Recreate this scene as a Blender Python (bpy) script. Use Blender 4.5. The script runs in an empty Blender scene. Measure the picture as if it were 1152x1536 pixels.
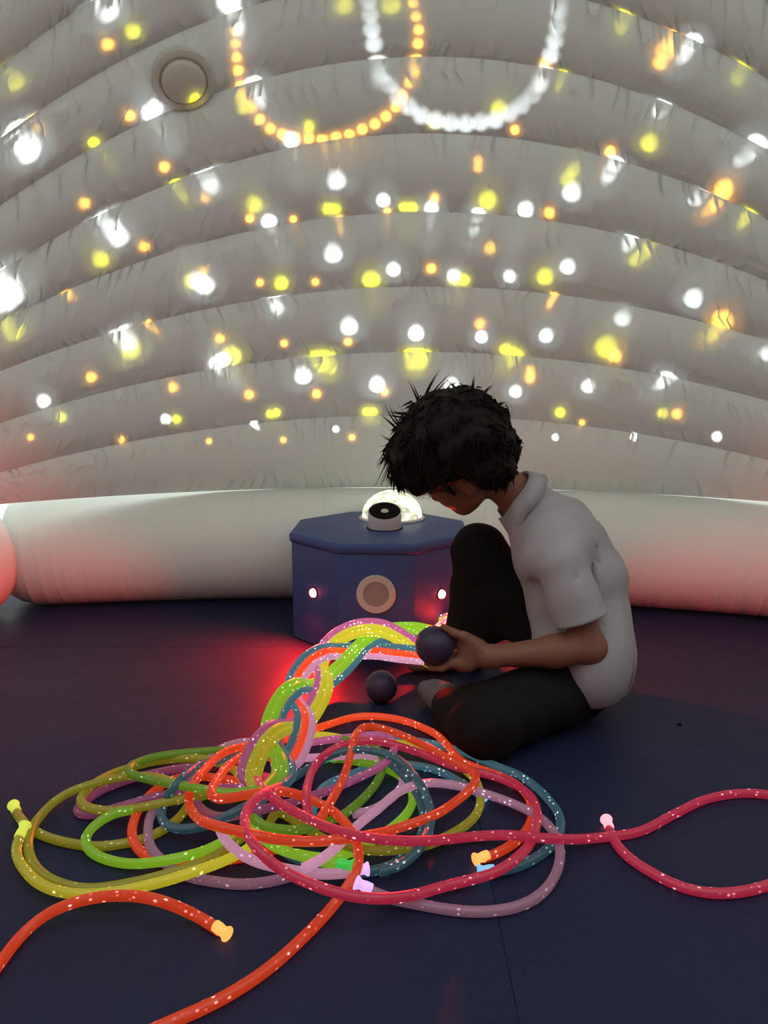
import bpy, bmesh, math, random
import numpy as np
from mathutils import Vector, Matrix
from mathutils.bvhtree import BVHTree

random.seed(7)
rng = np.random.default_rng(7)
scene = bpy.context.scene
C = scene.collection

# ------------------------------------------------------------------ camera
CAM_H, PITCH, FPX = 0.72, math.radians(10.0), 1154.0
cam_d = bpy.data.cameras.new('camera')
cam_d.sensor_fit = 'VERTICAL'
cam_d.sensor_height = 24.0
cam_d.lens = FPX / 1536.0 * 24.0
cam_d.clip_start = 0.01
cam = bpy.data.objects.new('camera', cam_d)
cam.location = (0, 0, CAM_H)
cam.rotation_euler = (math.pi / 2 - PITCH, 0, 0)
C.objects.link(cam)
scene.camera = cam

# ------------------------------------------------------------------ daylight inside the tent, exposure
world = bpy.data.worlds.new('world')
scene.world = world
world.use_nodes = True
world.node_tree.nodes['Background'].inputs[0].default_value = (0.95, 1.0, 0.945, 1)
world.node_tree.nodes['Background'].inputs[1].default_value = 1.10
vs = scene.view_settings
vs.view_transform = 'Standard'
vs.look = 'None'
vs.exposure = 0.0
vs.gamma = 1.0
vs.use_curve_mapping = False
scene.cycles.max_bounces = 4
scene.cycles.diffuse_bounces = 2
scene.cycles.caustics_reflective = False
scene.cycles.caustics_refractive = False

CO = np.array([0, 0, CAM_H])
FWD = np.array([0, math.cos(PITCH), -math.sin(PITCH)])
UPV = np.array([0, math.sin(PITCH), math.cos(PITCH)])
RGT = np.array([1.0, 0, 0])


def ray(px, py):
    d = (px - 576.0) / FPX * RGT + (768.0 - py) / FPX * UPV + FWD
    return d


def at(px, py, Y):            # the point seen at a pixel, at forward distance Y
    d = ray(px, py)
    return CO + d * (Y / d[1])


def fl(px, py, z=0.0):        # the point seen at a pixel, at height z
    d = ray(px, py)
    return CO + d * ((z - CAM_H) / d[2])


# ------------------------------------------------------------------ helpers
def link(o, parent=None):
    C.objects.link(o)
    if parent:
        o.parent = parent
    return o


def mesh_obj(name, verts, faces, mat, parent=None, smooth=True, uvs=None):
    me = bpy.data.meshes.new(name)
    me.from_pydata([tuple(map(float, v)) for v in verts], [], [tuple(map(int, f)) for f in faces])
    if uvs is not None:
        lay = me.uv_layers.new(name='UVMap')
        vi = np.empty(len(me.loops), dtype=np.int32)
        me.loops.foreach_get('vertex_index', vi)
        lay.data.foreach_set('uv', np.asarray(uvs, dtype=np.float32)[vi].ravel())
    if smooth:
        me.polygons.foreach_set('use_smooth', [True] * len(me.polygons))
    me.update()
    if mat:
        me.materials.append(mat)
    return link(bpy.data.objects.new(name, me), parent)


def bm_obj(name, bm, mat, parent=None, smooth=False):
    me = bpy.data.meshes.new(name)
    bmesh.ops.recalc_face_normals(bm, faces=bm.faces)
    bm.to_mesh(me)
    bm.free()
    if smooth:
        me.polygons.foreach_set('use_smooth', [True] * len(me.polygons))
    if mat:
        me.materials.append(mat)
    return link(bpy.data.objects.new(name, me), parent)


def empty(name, loc, parent=None):
    o = bpy.data.objects.new(name, None)
    o.location = loc
    o.empty_display_size = 0.05
    link(o, parent)
    return o


def child(o, root):            # parent keeping the world position (roots carry only a location)
    o.parent = root
    o.matrix_parent_inverse = Matrix.Translation(root.location).inverted()
    return o


def tag(o, label, cat, group=None, kind=None):
    if label:
        o['label'] = label
    if cat:
        o['category'] = cat
    if group:
        o['group'] = group
    if kind:
        o['kind'] = kind
    return o


def mat_basic(name, col, rough=0.6, metal=0.0, emit=None, estr=0.0, spec=0.5):
    m = bpy.data.materials.new(name)
    m.use_nodes = True
    b = m.node_tree.nodes['Principled BSDF']
    b.inputs['Base Color'].default_value = (*col, 1)
    b.inputs['Roughness'].default_value = rough
    b.inputs['Metallic'].default_value = metal
    b.inputs['Specular IOR Level'].default_value = spec
    if emit:
        b.inputs['Emission Color'].default_value = (*emit, 1)
        b.inputs['Emission Strength'].default_value = estr
    return m


class NT:
    def __init__(s, m):
        s.t = m.node_tree

    def n(s, typ, **kw):
        nd = s.t.nodes.new(typ)
        for k, v in kw.items():
            setattr(nd, k, v)
        return nd

    def l(s, a, b):
        s.t.links.new(a, b)

    def math(s, op, a, b=None, c=None, clamp=False):
        nd = s.n('ShaderNodeMath', operation=op, use_clamp=clamp)
        for i, x in enumerate((a, b, c)):
            if x is None:
                continue
            if isinstance(x, (int, float)):
                nd.inputs[i].default_value = x
            else:
                s.l(x, nd.inputs[i])
        return nd.outputs[0]


def add_bump(m, scale=60.0, strength=0.2, dist=0.002, detail=4.0, vec_scale=None):
    t = NT(m)
    b = m.node_tree.nodes['Principled BSDF']
    tc = t.n('ShaderNodeTexCoord')
    mp = t.n('ShaderNodeMapping')
    if vec_scale:
        mp.inputs['Scale'].default_value = vec_scale
    t.l(tc.outputs['Object'], mp.inputs[0])
    nz = t.n('ShaderNodeTexNoise')
    nz.inputs['Scale'].default_value = scale
    nz.inputs['Detail'].default_value = detail
    t.l(mp.outputs[0], nz.inputs['Vector'])
    bp = t.n('ShaderNodeBump')
    bp.inputs['Strength'].default_value = strength
    bp.inputs['Distance'].default_value = dist
    t.l(nz.outputs[0], bp.inputs['Height'])
    t.l(bp.outputs[0], b.inputs['Normal'])
    return m


# ------------------------------------------------------------------ materials
def make_tent_mat():
    m = mat_basic('tent_fabric', (0.80, 0.83, 0.775), 0.62, spec=0.25)
    t = NT(m)
    b = m.node_tree.nodes['Principled BSDF']
    uv = t.n('ShaderNodeUVMap')
    sep = t.n('ShaderNodeSeparateXYZ')
    t.l(uv.outputs[0], sep.inputs[0])
    u, v = sep.outputs[0], sep.outputs[1]
    # puckers run across each tube and are strongest at its seams
    wob = t.n('ShaderNodeTexNoise')
    wob.inputs['Scale'].default_value = 1.3
    t.l(uv.outputs[0], wob.inputs['Vector'])
    uu = t.math('MULTIPLY_ADD', wob.outputs[0], 0.10, u)
    cmb = t.n('ShaderNodeCombineXYZ')
    t.l(t.math('MULTIPLY', uu, 15.0), cmb.inputs[0])
    t.l(t.math('MULTIPLY', v, 0.55), cmb.inputs[1])
    nz = t.n('ShaderNodeTexNoise')
    nz.inputs['Scale'].default_value = 1.0
    nz.inputs['Detail'].default_value = 1.6
    nz.inputs['Roughness'].default_value = 0.5
    t.l(cmb.outputs[0], nz.inputs['Vector'])
    ridge = t.math('ABSOLUTE', t.math('SUBTRACT', nz.outputs[0], 0.5))
    ridge = t.math('POWER', t.math('SUBTRACT', 1.0, t.math('MULTIPLY', ridge, 5.0), clamp=True), 3.0)
    fv = t.math('FRACT', v)
    edge = t.math('ABSOLUTE', t.math('SUBTRACT', fv, 0.5))
    edge = t.math('POWER', t.math('MULTIPLY', edge, 2.0), 1.3)
    edge = t.math('MULTIPLY_ADD', edge, 0.85, 0.15)
    patch = t.n('ShaderNodeTexNoise')
    patch.inputs['Scale'].default_value = 2.2
    t.l(uv.outputs[0], patch.inputs['Vector'])
    pm = t.math('MULTIPLY', t.math('SUBTRACT', patch.outputs[0], 0.33), 4.0, clamp=True)
    h = t.math('MULTIPLY', t.math('MULTIPLY', ridge, edge), pm)
    bp = t.n('ShaderNodeBump')
    bp.inputs['Strength'].default_value = 0.85
    bp.inputs['Distance'].default_value = 0.010
    t.l(h, bp.inputs['Height'])
    t.l(bp.outputs[0], b.inputs['Normal'])
    return m


TENT = make_tent_mat()


def make_floor_mat():
    m = mat_basic('navy_vinyl', (0.017, 0.022, 0.060), 0.5, spec=0.18)
    t = NT(m)
    b = m.node_tree.nodes['Principled BSDF']
    tc = t.n('ShaderNodeTexCoord')
    n1 = t.n('ShaderNodeTexNoise')
    n1.inputs['Scale'].default_value = 5.0
    n1.inputs['Detail'].default_value = 2.0
    t.l(tc.outputs['Object'], n1.inputs['Vector'])
    n2 = t.n('ShaderNodeTexNoise')
    n2.inputs['Scale'].default_value = 380.0
    t.l(tc.outputs['Object'], n2.inputs['Vector'])
    h = t.math('MULTIPLY_ADD', n2.outputs[0], 0.03, n1.outputs[0])
    bp = t.n('ShaderNodeBump')
    bp.inputs['Strength'].default_value = 0.5
    bp.inputs['Distance'].default_value = 0.012
    t.l(h, bp.inputs['Height'])
    t.l(bp.outputs[0], b.inputs['Normal'])
    return m


FLOOR = make_floor_mat()
PODIUM = add_bump(mat_basic('blue_vinyl', (0.046, 0.076, 0.235), 0.48, spec=0.4), 220, 0.15, 0.001)
PLATE = mat_basic('speaker_plate', (0.60, 0.50, 0.46), 0.55)
GRILLE = add_bump(mat_basic('speaker_grille', (0.34, 0.26, 0.235), 0.7), 900, 0.5, 0.001)
BLACK = mat_basic('black_plastic', (0.010, 0.009, 0.009), 0.85, spec=0.05)
WHITEP = mat_basic('white_plastic', (0.62, 0.56, 0.56), 0.4)
CHROME = mat_basic('brushed_metal', (0.75, 0.73, 0.70), 0.3, 0.9)
REDLED = mat_basic('red_led', (0.8, 0.1, 0.1), 0.4, emit=(1.0, 0.10, 0.09), estr=14.0)
BALLM = mat_basic('plum_plastic', (0.038, 0.022, 0.058), 0.42, spec=0.4)
SKIN = mat_basic('skin', (0.23, 0.093, 0.062), 0.55, spec=0.35)
SHIRT = add_bump(mat_basic('shirt_cotton', (0.385, 0.36, 0.385), 0.9, spec=0.1), 45, 0.25, 0.004)
TROUSER = add_bump(mat_basic('trouser_cloth', (0.013, 0.011, 0.012), 0.9, spec=0.1), 30, 0.3, 0.004)
SOCK = add_bump(mat_basic('sock_wool', (0.16, 0.14, 0.16), 0.95, spec=0.1), 300, 0.3, 0.001)
HAIR = mat_basic('dark_hair', (0.0075, 0.0045, 0.0042), 0.6, spec=0.15)
EYEW = mat_basic('eye_white', (0.7, 0.68, 0.66), 0.3)
EYED = mat_basic('eye_iris', (0.03, 0.018, 0.012), 0.25)
LIP = mat_basic('lip', (0.36, 0.12, 0.10), 0.5)

# ------------------------------------------------------------------ the tent: arched air tubes and a base tube
EC = np.array([0.05, 0.80, 0.0])
ER = np.array([2.0, 1.75, 2.0])


def hit_ell(px, py):
    d = ray(px, py)
    o = (CO - EC) / ER
    q = d / ER
    a, b, c = (q * q).sum(), (o * q).sum(), (o * o).sum() - 1
    return CO + d * ((-b + math.sqrt(b * b - a * c)) / a)


wall = empty('wall_back', (0, 0, 0))
wall['kind'] = 'structure'
# crown height (px) of each seam, its curvature and crown column
SEAM = [(731, .00007, 600), (623, .00023, 612), (528, .00027, 630), (430, .00031, 640), (318, .00040, 643),
        (200, .00050, 643), (85, .00054, 643), (-32, .00058, 643), (-160, .00063, 643), (-305, .00068, 643),
        (-475, .00074, 643), (-685, .00081, 643), (-960, .0009, 643), (-1340, .00105, 643)]
NU, NV = 220, 13
xs = np.concatenate([np.linspace(-1500, 0, 50)[:-1], np.linspace(0, 1152, 122), np.linspace(1152, 2700, 51)[1:]])
all_v, all_f = [], []


def seam_pt(k, x):
    y0, c, xc = SEAM[k]
    return hit_ell(x, y0 + c * (x - xc) ** 2)


for k in range(len(SEAM) - 1):
    A = np.array([seam_pt(k, x) for x in xs])
    B = np.array([seam_pt(k + 1, x) for x in xs])
    arc = np.concatenate([[0], np.cumsum(np.linalg.norm(np.diff((A + B) / 2, axis=0), axis=1))])
    V, UV = [], []
    for i in range(len(xs)):
        a, b = A[i], B[i]
        w = np.linalg.norm(b - a)
        nrm = (EC + np.array([0, -0.1, 0.5]) - (a + b) / 2)
        ab = (b - a) / max(w, 1e-6)
        nrm -= ab * (nrm @ ab)
        nrm /= np.linalg.norm(nrm)
        dep = 0.115 * min(w, 0.30)
        for j in range(NV):
            s = j / (NV - 1)
            prof = math.sqrt(max(0.0, 1 - (2 * s - 1) ** 2)) * 0.2 + math.sin(math.pi * s) * 0.8
            p = a + (b - a) * s + nrm * dep * prof
            V.append(p)
            UV.append((arc[i], k + 0.002 + 0.996 * s))
    F = []
    for i in range(len(xs) - 1):
        for j in range(NV - 1):
            q = (i * NV + j, (i + 1) * NV + j, (i + 1) * NV + j + 1, i * NV + j + 1)
            if max(V[t][2] for t in q) > -0.02:
                F.append(q)
    o = mesh_obj('inflated_tube', V, F, TENT, wall, True, UV)
    off = len(all_v)
    all_v += [tuple(map(float, p)) for p in V]
    all_f += [tuple(x + off for x in f) for f in F]

# podium footprint (needed to dent the base tube behind it)
PC = np.array([-0.012, 2.152])
PAP, PH = 0.2425, 0.300


def base_tube(path, r, zc, nm='base_tube', cap=True):
    P = np.array(path, float)
    n = len(P)
    V, UV, F = [], [], []
    M = 28
    L = np.concatenate([[0], np.cumsum(np.linalg.norm(np.diff(P, axis=0), axis=1))])
    for i in range(n):
        tn = P[min(i + 1, n - 1)] - P[max(i - 1, 0)]
        tn /= np.linalg.norm(tn)
        sd = np.array([tn[1], -tn[0]])
        e = min(L[i], L[-1] - L[i])
        rr = r * (1 - (max(0, 1 - e / 0.10) ** 2) * 0.22) if cap else r
        if i in (0, n - 1):
            rr *= 0.35
        for j in range(M):
            a = 2 * math.pi * j / M
            x = P[i] + sd * rr * math.cos(a)
            z = zc + rr * math.sin(a)
            V.append([x[0], x[1], max(0.004, z)])
            UV.append((L[i], 0.5 + 0.14 * math.sin(a)))
    for i in range(n - 1):
        for j in range(M):
            F.append((i * M + j, (i + 1) * M + j, (i + 1) * M + (j + 1) % M, i * M + (j + 1) % M))
    F.append(tuple(range(M)))
    F.append(tuple((n - 1) * M + j for j in reversed(range(M))))
    for v in V:                                    # the podium stands pushed into the tube
        dx = abs(v[0] - PC[0])
        if dx < PAP + 0.012 and v[2] < PH + 0.02:
            lim = PAP if dx < PAP * 0.4142 else PAP * 1.4142 - dx
            v[1] = max(v[1], PC[1] + lim + 0.012)
    return mesh_obj(nm, V, F, TENT, wall, True, UV)


bx = np.concatenate([[-1.19, -1.18, -1.15, -1.10], np.linspace(-1.0, 1.35, 60), [1.41, 1.45, 1.48, 1.49]])
base_tube([(x, 2.50 - 0.085 * (x + 0.1) ** 2 - 0.05 * max(0, x) ** 2) for x in bx], 0.183, 0.176)
for (p0, p1) in (((-1.225, 2.33), (-1.95, 1.0)), ((1.53, 2.25), (2.1, 1.0))):
    ts = np.concatenate([[0, .01, .03, .06], np.linspace(.1, .9, 16), [.95, .98, 1]])
    base_tube([(p0[0] + (p1[0] - p0[0]) * t, p0[1] + (p1[1] - p0[1]) * t) for t in ts], 0.183, 0.176)

# the rest of the ring behind the camera: base tube and two courses of wall tube below the open top
rear = empty('wall_front', (0, 0, 0))
rear['kind'] = 'structure'
for k in range(5):
    V, UV, F = [], [], []
    th = np.linspace(math.radians(170), math.radians(370), 70)
    for i, a in enumerate(th):
        for j in range(9):
            sft = j / 8
            z = 0.02 + 0.26 * (k + sft)
            sc = math.sqrt(max(0.05, 1 - (z / 2.0) ** 2)) - 0.03 * math.sin(math.pi * sft)
            V.append((EC[0] + 2.0 * sc * math.cos(a), EC[1] + 1.75 * sc * math.sin(a), z))
            UV.append((a * 1.8, k + 0.002 + 0.996 * sft))
    for i in range(len(th) - 1):
        for j in range(8):
            F.append((i * 9 + j, (i + 1) * 9 + j, (i + 1) * 9 + j + 1, i * 9 + j + 1))
    mesh_obj('inflated_tube', V, F, TENT, rear, True, UV)

tent_bvh = BVHTree.FromPolygons(all_v, all_f)


def hit_tent(px, py):
    d = ray(px, py)
    loc, nr, idx, dist = tent_bvh.ray_cast(Vector(CO), Vector(d / np.linalg.norm(d)))
    return np.array(loc), np.array(nr)


def frame_from(n):
    n = Vector(n).normalized()
    q = n.to_track_quat('Z', 'Y')
    return q.to_matrix()


def lathe(profile, seg=32):
    V, F = [], []
    n = len(profile)
    for i, (r, z) in enumerate(profile):
        for j in range(seg):
            a = 2 * math.pi * j / seg
            V.append((r * math.cos(a), r * math.sin(a), z))
    for i in range(n - 1):
        for j in range(seg):
            F.append((i * seg + j, i * seg + (j + 1) % seg, (i + 1) * seg + (j + 1) % seg, (i + 1) * seg + j))
    F.append(tuple(reversed(range(seg))))
    F.append(tuple((n - 1) * seg + j for j in range(seg)))
    return V, F


def lathe_obj(name, profile, mat, parent, loc, rot=None, seg=32, smooth=True):
    V, F = lathe(profile, seg)
    R = Matrix.Identity(3) if rot is None else rot
    V = [tuple(R @ Vector(v) + Vector(loc)) for v in V]
    o = mesh_obj(name, V, F, mat, None, smooth)
    if smooth:
        md = o.modifiers.new('edge', 'EDGE_SPLIT')
        md.split_angle = math.radians(40)
    if parent is not None:
        child(o, parent)
    return o


VALVE = mat_basic('valve_plastic', (0.62, 0.60, 0.52), 0.35)
p, nr = hit_tent(275, 120)
if nr @ (CO - p) < 0:
    nr = -nr
Rv = frame_from(nr)
lathe_obj('valve_flange', [(.072, -.012), (.072, .004), (.066, .007), (.056, .006), (.054, .002)], VALVE, wall, p, Rv, 40)
lathe_obj('valve_cap', [(.050, -.01), (.050, .012), (.046, .016), (.030, .019), (.010, .021), (.004, .021)], VALVE, wall, p, Rv, 40)

# ------------------------------------------------------------------ floor mats
floor = empty('floor', (0, 0, 0))
floor['kind'] = 'structure'


def mat_slab(corners, nm='floor_mat'):
    bm = bmesh.new()
    top = [bm.verts.new((x, y, 0.0)) for x, y in corners]
    bot = [bm.verts.new((x, y, -0.06)) for x, y in corners]
    n = len(corners)
    bm.faces.new(top)
    bm.faces.new(bot[::-1])
    for i in range(n):
        bm.faces.new((top[i], bot[i], bot[(i + 1) % n], top[(i + 1) % n]))
    bm.edges.ensure_lookup_table()
    ed = [e for e in bm.edges if all(abs(v.co.z) < 1e-6 for v in e.verts)]
    bmesh.ops.bevel(bm, geom=ed, offset=0.0012, segments=2, profile=0.6, affect='EDGES')
    return bm_obj(nm, bm, FLOOR, floor)


s1, s2 = fl(718, 1230), fl(768, 1480)
dirn = (s2 - s1) / (s2[1] - s1[1])


def seam_x(y):
    return float(s1[0] + dirn[0] * (y - s1[1]))


g = 0.0002
yb = 1.992
mat_slab([(-3, -1.5), (seam_x(-1.5) - g, -1.5), (seam_x(yb) - g, yb - .002), (-3, yb - .032)])
mat_slab([(-3, yb - .03 + g), (seam_x(yb) - g, yb + g), (seam_x(3.4) - g, 3.4), (-3, 3.4)])
mat_slab([(seam_x(-1.5) + g, -1.5), (3, -1.5), (3, 3.4), (seam_x(3.4) + g, 3.4)])
sub = bmesh.new()
bmesh.ops.create_cube(sub, size=1.0, matrix=Matrix.Translation((0, .95, -.085)) @ Matrix.Diagonal((6, 4.9, .05, 1)))
bm_obj('mat_base', sub, BLACK, floor)
q = fl(1019, 1087)
o = lathe_obj('floor_stud', [(.0050, -.002), (.0050, .0015), (.0035, .003), (.0012, .0035)], BLACK, floor, q, None, 16)

# ------------------------------------------------------------------ podium
pod = empty('podium', (PC[0], PC[1], 0))
tag(pod, 'octagonal blue padded vinyl podium with red lights and a round speaker', 'podium')


def octa(ap, z0, z1, name, mat, bev, seg=3, rot=0.0):
    bm = bmesh.new()
    R = ap / math.cos(math.pi / 8)
    ring = [(PC[0] + R * math.cos(math.pi / 8 + i * math.pi / 4 + rot), PC[1] + R * math.sin(math.pi / 8 + i * math.pi / 4 + rot)) for i in range(8)]
    b = [bm.verts.new((x, y, z0)) for x, y in ring]
    t = [bm.verts.new((x, y, z1)) for x, y in ring]
    bm.faces.new(b[::-1])
    bm.faces.new(t)
    for i in range(8):
        bm.faces.new((b[i], b[(i + 1) % 8], t[(i + 1) % 8], t[i]))
    bmesh.ops.bevel(bm, geom=list(bm.edges), offset=bev, segments=seg, profile=0.5, affect='EDGES')
    o = bm_obj(name, bm, mat, None, True)
    o.modifiers.new('edge', 'EDGE_SPLIT').split_angle = math.radians(35)
    return child(o, pod)


PR = math.radians(-2.0)
octa(PAP - 0.004, 0.001, PH - 0.026, 'padded_body', PODIUM, 0.004, 3, PR)
octa(PAP + 0.003, PH - 0.028, PH, 'lid', PODIUM, 0.011, 4, PR)


def face_pt(i, z, out=0.0):            # i: face angle in eighths of a turn, -2 = towards the camera
    a = i * math.pi / 4 + PR
    n = np.array([math.cos(a), math.sin(a), 0])
    return np.array([PC[0], PC[1], z]) + n * (PAP - 0.004 + out), n


fp, fn = face_pt(-2, 0.168)
fp[0] += 0.0
R = frame_from(fn)
lathe_obj('speaker_ring', [(.051, -.002), (.0512, .004), (.049, .0065), (.034, .0065), (.0325, .003)], PLATE, pod, fp, R, 48)
lathe_obj('speaker_grille', [(.0325, -.002), (.0325, .0036), (.020, .0042), (.002, .0044)], GRILLE, pod, fp, R, 40)
for i in (-3, -1):
    fp, fn = face_pt(i, 0.150)
    R = frame_from(fn)
    led = lathe_obj('light_bezel', [(.0150, -.002), (.0150, .002), (.0130, .003), (.0125, .001)], BLACK, pod, fp, R, 24)
    b = lathe_obj('red_bulb', [(.0122, -.002), (.0122, .004), (.0105, .009), (.006, .012), (.001, .013)], REDLED, None, fp, R, 24)
    b.parent = led
    b.matrix_parent_inverse = Matrix.Translation(pod.location).inverted() @ Matrix.Translation(pod.location)
    ld = bpy.data.lights.new('red_light', 'SPOT')
    ld.color = (1.0, 0.016, 0.012)
    ld.energy = 42.0
    ld.spot_size = math.radians(166)
    ld.spot_blend = 0.8
    ld.shadow_soft_size = 0.010
    lo = bpy.data.objects.new('red_light', ld)
    lo.location = fp + fn * 0.016
    lo.rotation_euler = Vector((fn[0], fn[1], -0.46)).to_track_quat('-Z', 'Y').to_euler()
    link(lo)

# ------------------------------------------------------------------ star projector
PJ = np.array([0.024, 2.272, PH])
proj = empty('dome_projector', PJ)
tag(proj, 'glowing faceted clear dome projector on the blue podium behind the round speaker', 'projector')
lathe_obj('base_rim', [(.098, 0.0), (.099, .004), (.094, .008), (.088, .008)], WHITEP, proj, PJ, None, 48)


def lens_mat():
    m = bpy.data.materials.new('faceted_lens')
    m.use_nodes = True
    t = NT(m)
    nt = m.node_tree
    for n in list(nt.nodes):
        if n.type == 'BSDF_PRINCIPLED':
            nt.nodes.remove(n)
    out = [n for n in nt.nodes if n.type == 'OUTPUT_MATERIAL'][0]
    tr = t.n('ShaderNodeBsdfTransparent')
    tr.inputs[0].default_value = (0.93, 0.95, 0.93, 1)
    gl = t.n('ShaderNodeBsdfGlossy')
    gl.inputs['Roughness'].default_value = 0.08
    mx = t.n('ShaderNodeMixShader')
    mx.inputs[0].default_value = 0.14
    t.l(tr.outputs[0], mx.inputs[1])
    t.l(gl.outputs[0], mx.inputs[2])
    em = t.n('ShaderNodeEmission')
    geo = t.n('ShaderNodeTexCoord')
    vo = t.n('ShaderNodeTexVoronoi')
    vo.inputs['Scale'].default_value = 55
    t.l(geo.outputs['Object'], vo.inputs['Vector'])
    rp = t.n('ShaderNodeValToRGB')
    rp.color_ramp.elements[0].color = (0.10, 0.13, 0.07, 1)
    rp.color_ramp.elements[1].color = (1.0, 1.0, 0.92, 1)
    rp.color_ramp.elements[0].position = 0.15
    rp.color_ramp.elements[1].position = 0.75
    e = rp.color_ramp.elements.new(0.45)
    e.color = (0.40, 0.45, 0.24, 1)
    t.l(vo.outputs['Color'], rp.inputs[0])
    t.l(rp.outputs[0], em.inputs[0])
    em.inputs[1].default_value = 0.85
    ad = t.n('ShaderNodeAddShader')
    t.l(mx.outputs[0], ad.inputs[0])
    t.l(em.outputs[0], ad.inputs[1])
    t.l(ad.outputs[0], out.inputs[0])
    return m


V, F = [], []
rows, cols = 7, 22
for i in range(rows):
    el = (math.pi / 2) * i / rows
    for j in range(cols):
        a = 2 * math.pi * (j + 0.5 * (i % 2)) / cols
        V.append((PJ[0] + .091 * math.cos(el) * math.cos(a), PJ[1] + .091 * math.cos(el) * math.sin(a), PJ[2] + .006 + .080 * math.sin(el)))
V.append((PJ[0], PJ[1], PJ[2] + .086))
for i in range(rows - 1):
    for j in range(cols):
        a, b, c, d = i * cols + j, i * cols + (j + 1) % cols, (i + 1) * cols + j, (i + 1) * cols + (j + 1) % cols
        if i % 2 == 0:
            F += [(a, b, c), (b, d, c)]
        else:
            F += [(a, d, c), (a, b, d)]
for j in range(cols):
    F.append(((rows - 1) * cols + j, (rows - 1) * cols + (j + 1) % cols, rows * cols))
child(mesh_obj('lens_dome', V, F, lens_mat(), None, False), proj)

# the projector's lamp throws coloured spots: (column, row, size) of where each lands on the tent
WHITE = [(161, 0, 17), (160, 18, 14), (22, 192, 15), (32, 210, 17), (43, 230, 15), (380, 121, 11), (225, 170, 11), (232, 164, 11), (437, 211, 10),
         (310, 264, 12), (316, 277, 12), (505, 272, 12), (575, 301, 9), (647, 312, 9), (718, 318, 9), (788, 315, 10), (857, 290, 12),
         (1137, 213, 13), (993, 160, 10), (1042, 58, 11), (925, 241, 11), (1046, 298, 9), (944, 362, 10), (933, 478, 11),
         (1039, 449, 12), (1148, 531, 10), (1004, 565, 10), (881, 580, 9), (773, 588, 8), (161, 332, 11), (170, 345, 14), (179, 357, 13), (404, 333, 10),
         (500, 382, 12), (590, 405, 9), (680, 414, 8), (764, 415, 8), (851, 401, 10), (296, 422, 11), (308, 429, 12), (412, 453, 9), (417, 463, 9),
         (524, 491, 11), (624, 501, 10), (722, 506, 8), (819, 504, 9), (185, 503, 17), (326, 545, 10), (336, 540, 9), (455, 565, 11),
         (566, 578, 10), (677, 578, 9), (6, 430, 22), (12, 445, 22), (66, 602, 9), (249, 629, 7), (380, 635, 5), (504, 644, 4.5), (833, 656, 5),
         (952, 655, 6), (1075, 655, 7), (343, 3, 15), (352, 20, 11)]
YELLOW = [(200, 48, 13), (937, 25, 14), (1112, 106, 15), (24, 122, 17), (284, 132, 12), (141, 214, 10), (262, 273, 10), (382, 308, 14),
          (490, 313, 9), (503, 313, 9), (606, 311, 9), (620, 311, 9), (731, 301, 15), (852, 270, 13), (859, 256, 12), (973, 216, 15), (1125, 320, 12), (953, 391, 12), (967, 379, 12),
          (817, 416, 14), (682, 420, 9), (697, 421, 9), (557, 420, 15), (422, 425, 12), (287, 422, 12), (152, 390, 14), (22, 497, 18), (197, 525, 19),
          (348, 535, 16), (476, 533, 14), (490, 534, 14), (619, 531, 14), (633, 532, 14), (760, 525, 12), (774, 530, 12), (908, 522, 18), (1074, 495, 15),
          (93, 626, 9), (265, 629, 8), (405, 621, 7), (415, 619, 7), (550, 618, 7), (560, 618, 7), (840, 619, 9), (994, 620, 9), (463, 190, 10), (748, 163, 13),
          (362, 150, 10), (364, 164, 9), (586, 8, 17), (515, 8, 17), (845, 108, 8), (650, 185, 8)]
ORANGE = [(162, 67, 10), (195, 174, 9), (247, 251, 9), (127, 305, 9), (217, 370, 8), (103, 442, 8), (308, 297, 8), (375, 328, 7),
          (440, 329, 6), (508, 326, 6), (581, 316, 6), (652, 297, 7), (717, 241, 8), (717, 252, 8), (735, 373, 9), (823, 320, 9), (647, 403, 8),
          (832, 443, 8), (305, 406, 7), (390, 424, 6), (473, 423, 6), (221, 484, 7), (330, 508, 8), (426, 515, 6), (522, 513, 6),
          (720, 486, 8), (137, 566, 9), (260, 581, 9), (374, 592, 8), (475, 591, 7), (577, 588, 6), (795, 555, 8), (795, 567, 9), (922, 534, 11),
          (873, 634, 5), (1015, 621, 9), (46, 656, 6), (183, 660, 6), (314, 662, 5), (425, 660, 5), (528, 656, 5), (1084, 480, 17),
          (1086, 284, 15), (1082, 295, 12), (1003, 62, 13), (997, 78, 16), (990, 95, 12), (52, 185, 10), (915, 228, 9), (772, 195, 8), (818, 95, 8)]


def along(pts, step):
    P = np.array(pts, float)
    L = np.concatenate([[0], np.cumsum(np.linalg.norm(np.diff(P, axis=0), axis=1))])
    n = max(2, int(L[-1] / step))
    t = np.linspace(0, L[-1], n)
    return np.stack([np.interp(t, L, P[:, 0]), np.interp(t, L, P[:, 1])], 1)


for x, y in along([(352, 45), (354, 80), (358, 115), (370, 150), (388, 178), (410, 197), (440, 207), (480, 209), (530, 200), (570, 183), (597, 158), (613, 125), (626, 80), (628, 45), (620, 5)], 19):
    ORANGE.append((x, y, 9))
ARC = []
for x, y in along([(553, 0), (557, 40), (563, 80), (577, 118), (600, 151), (630, 174), (665, 185), (700, 187), (740, 182), (772, 168), (797, 145), (815, 115), (829, 75), (838, 30), (841, -5)], 21):
    ARC.append((x, y, 10))

LAMP = PJ + np.array([0, 0, 0.010])
BEAM_D = {}


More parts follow.
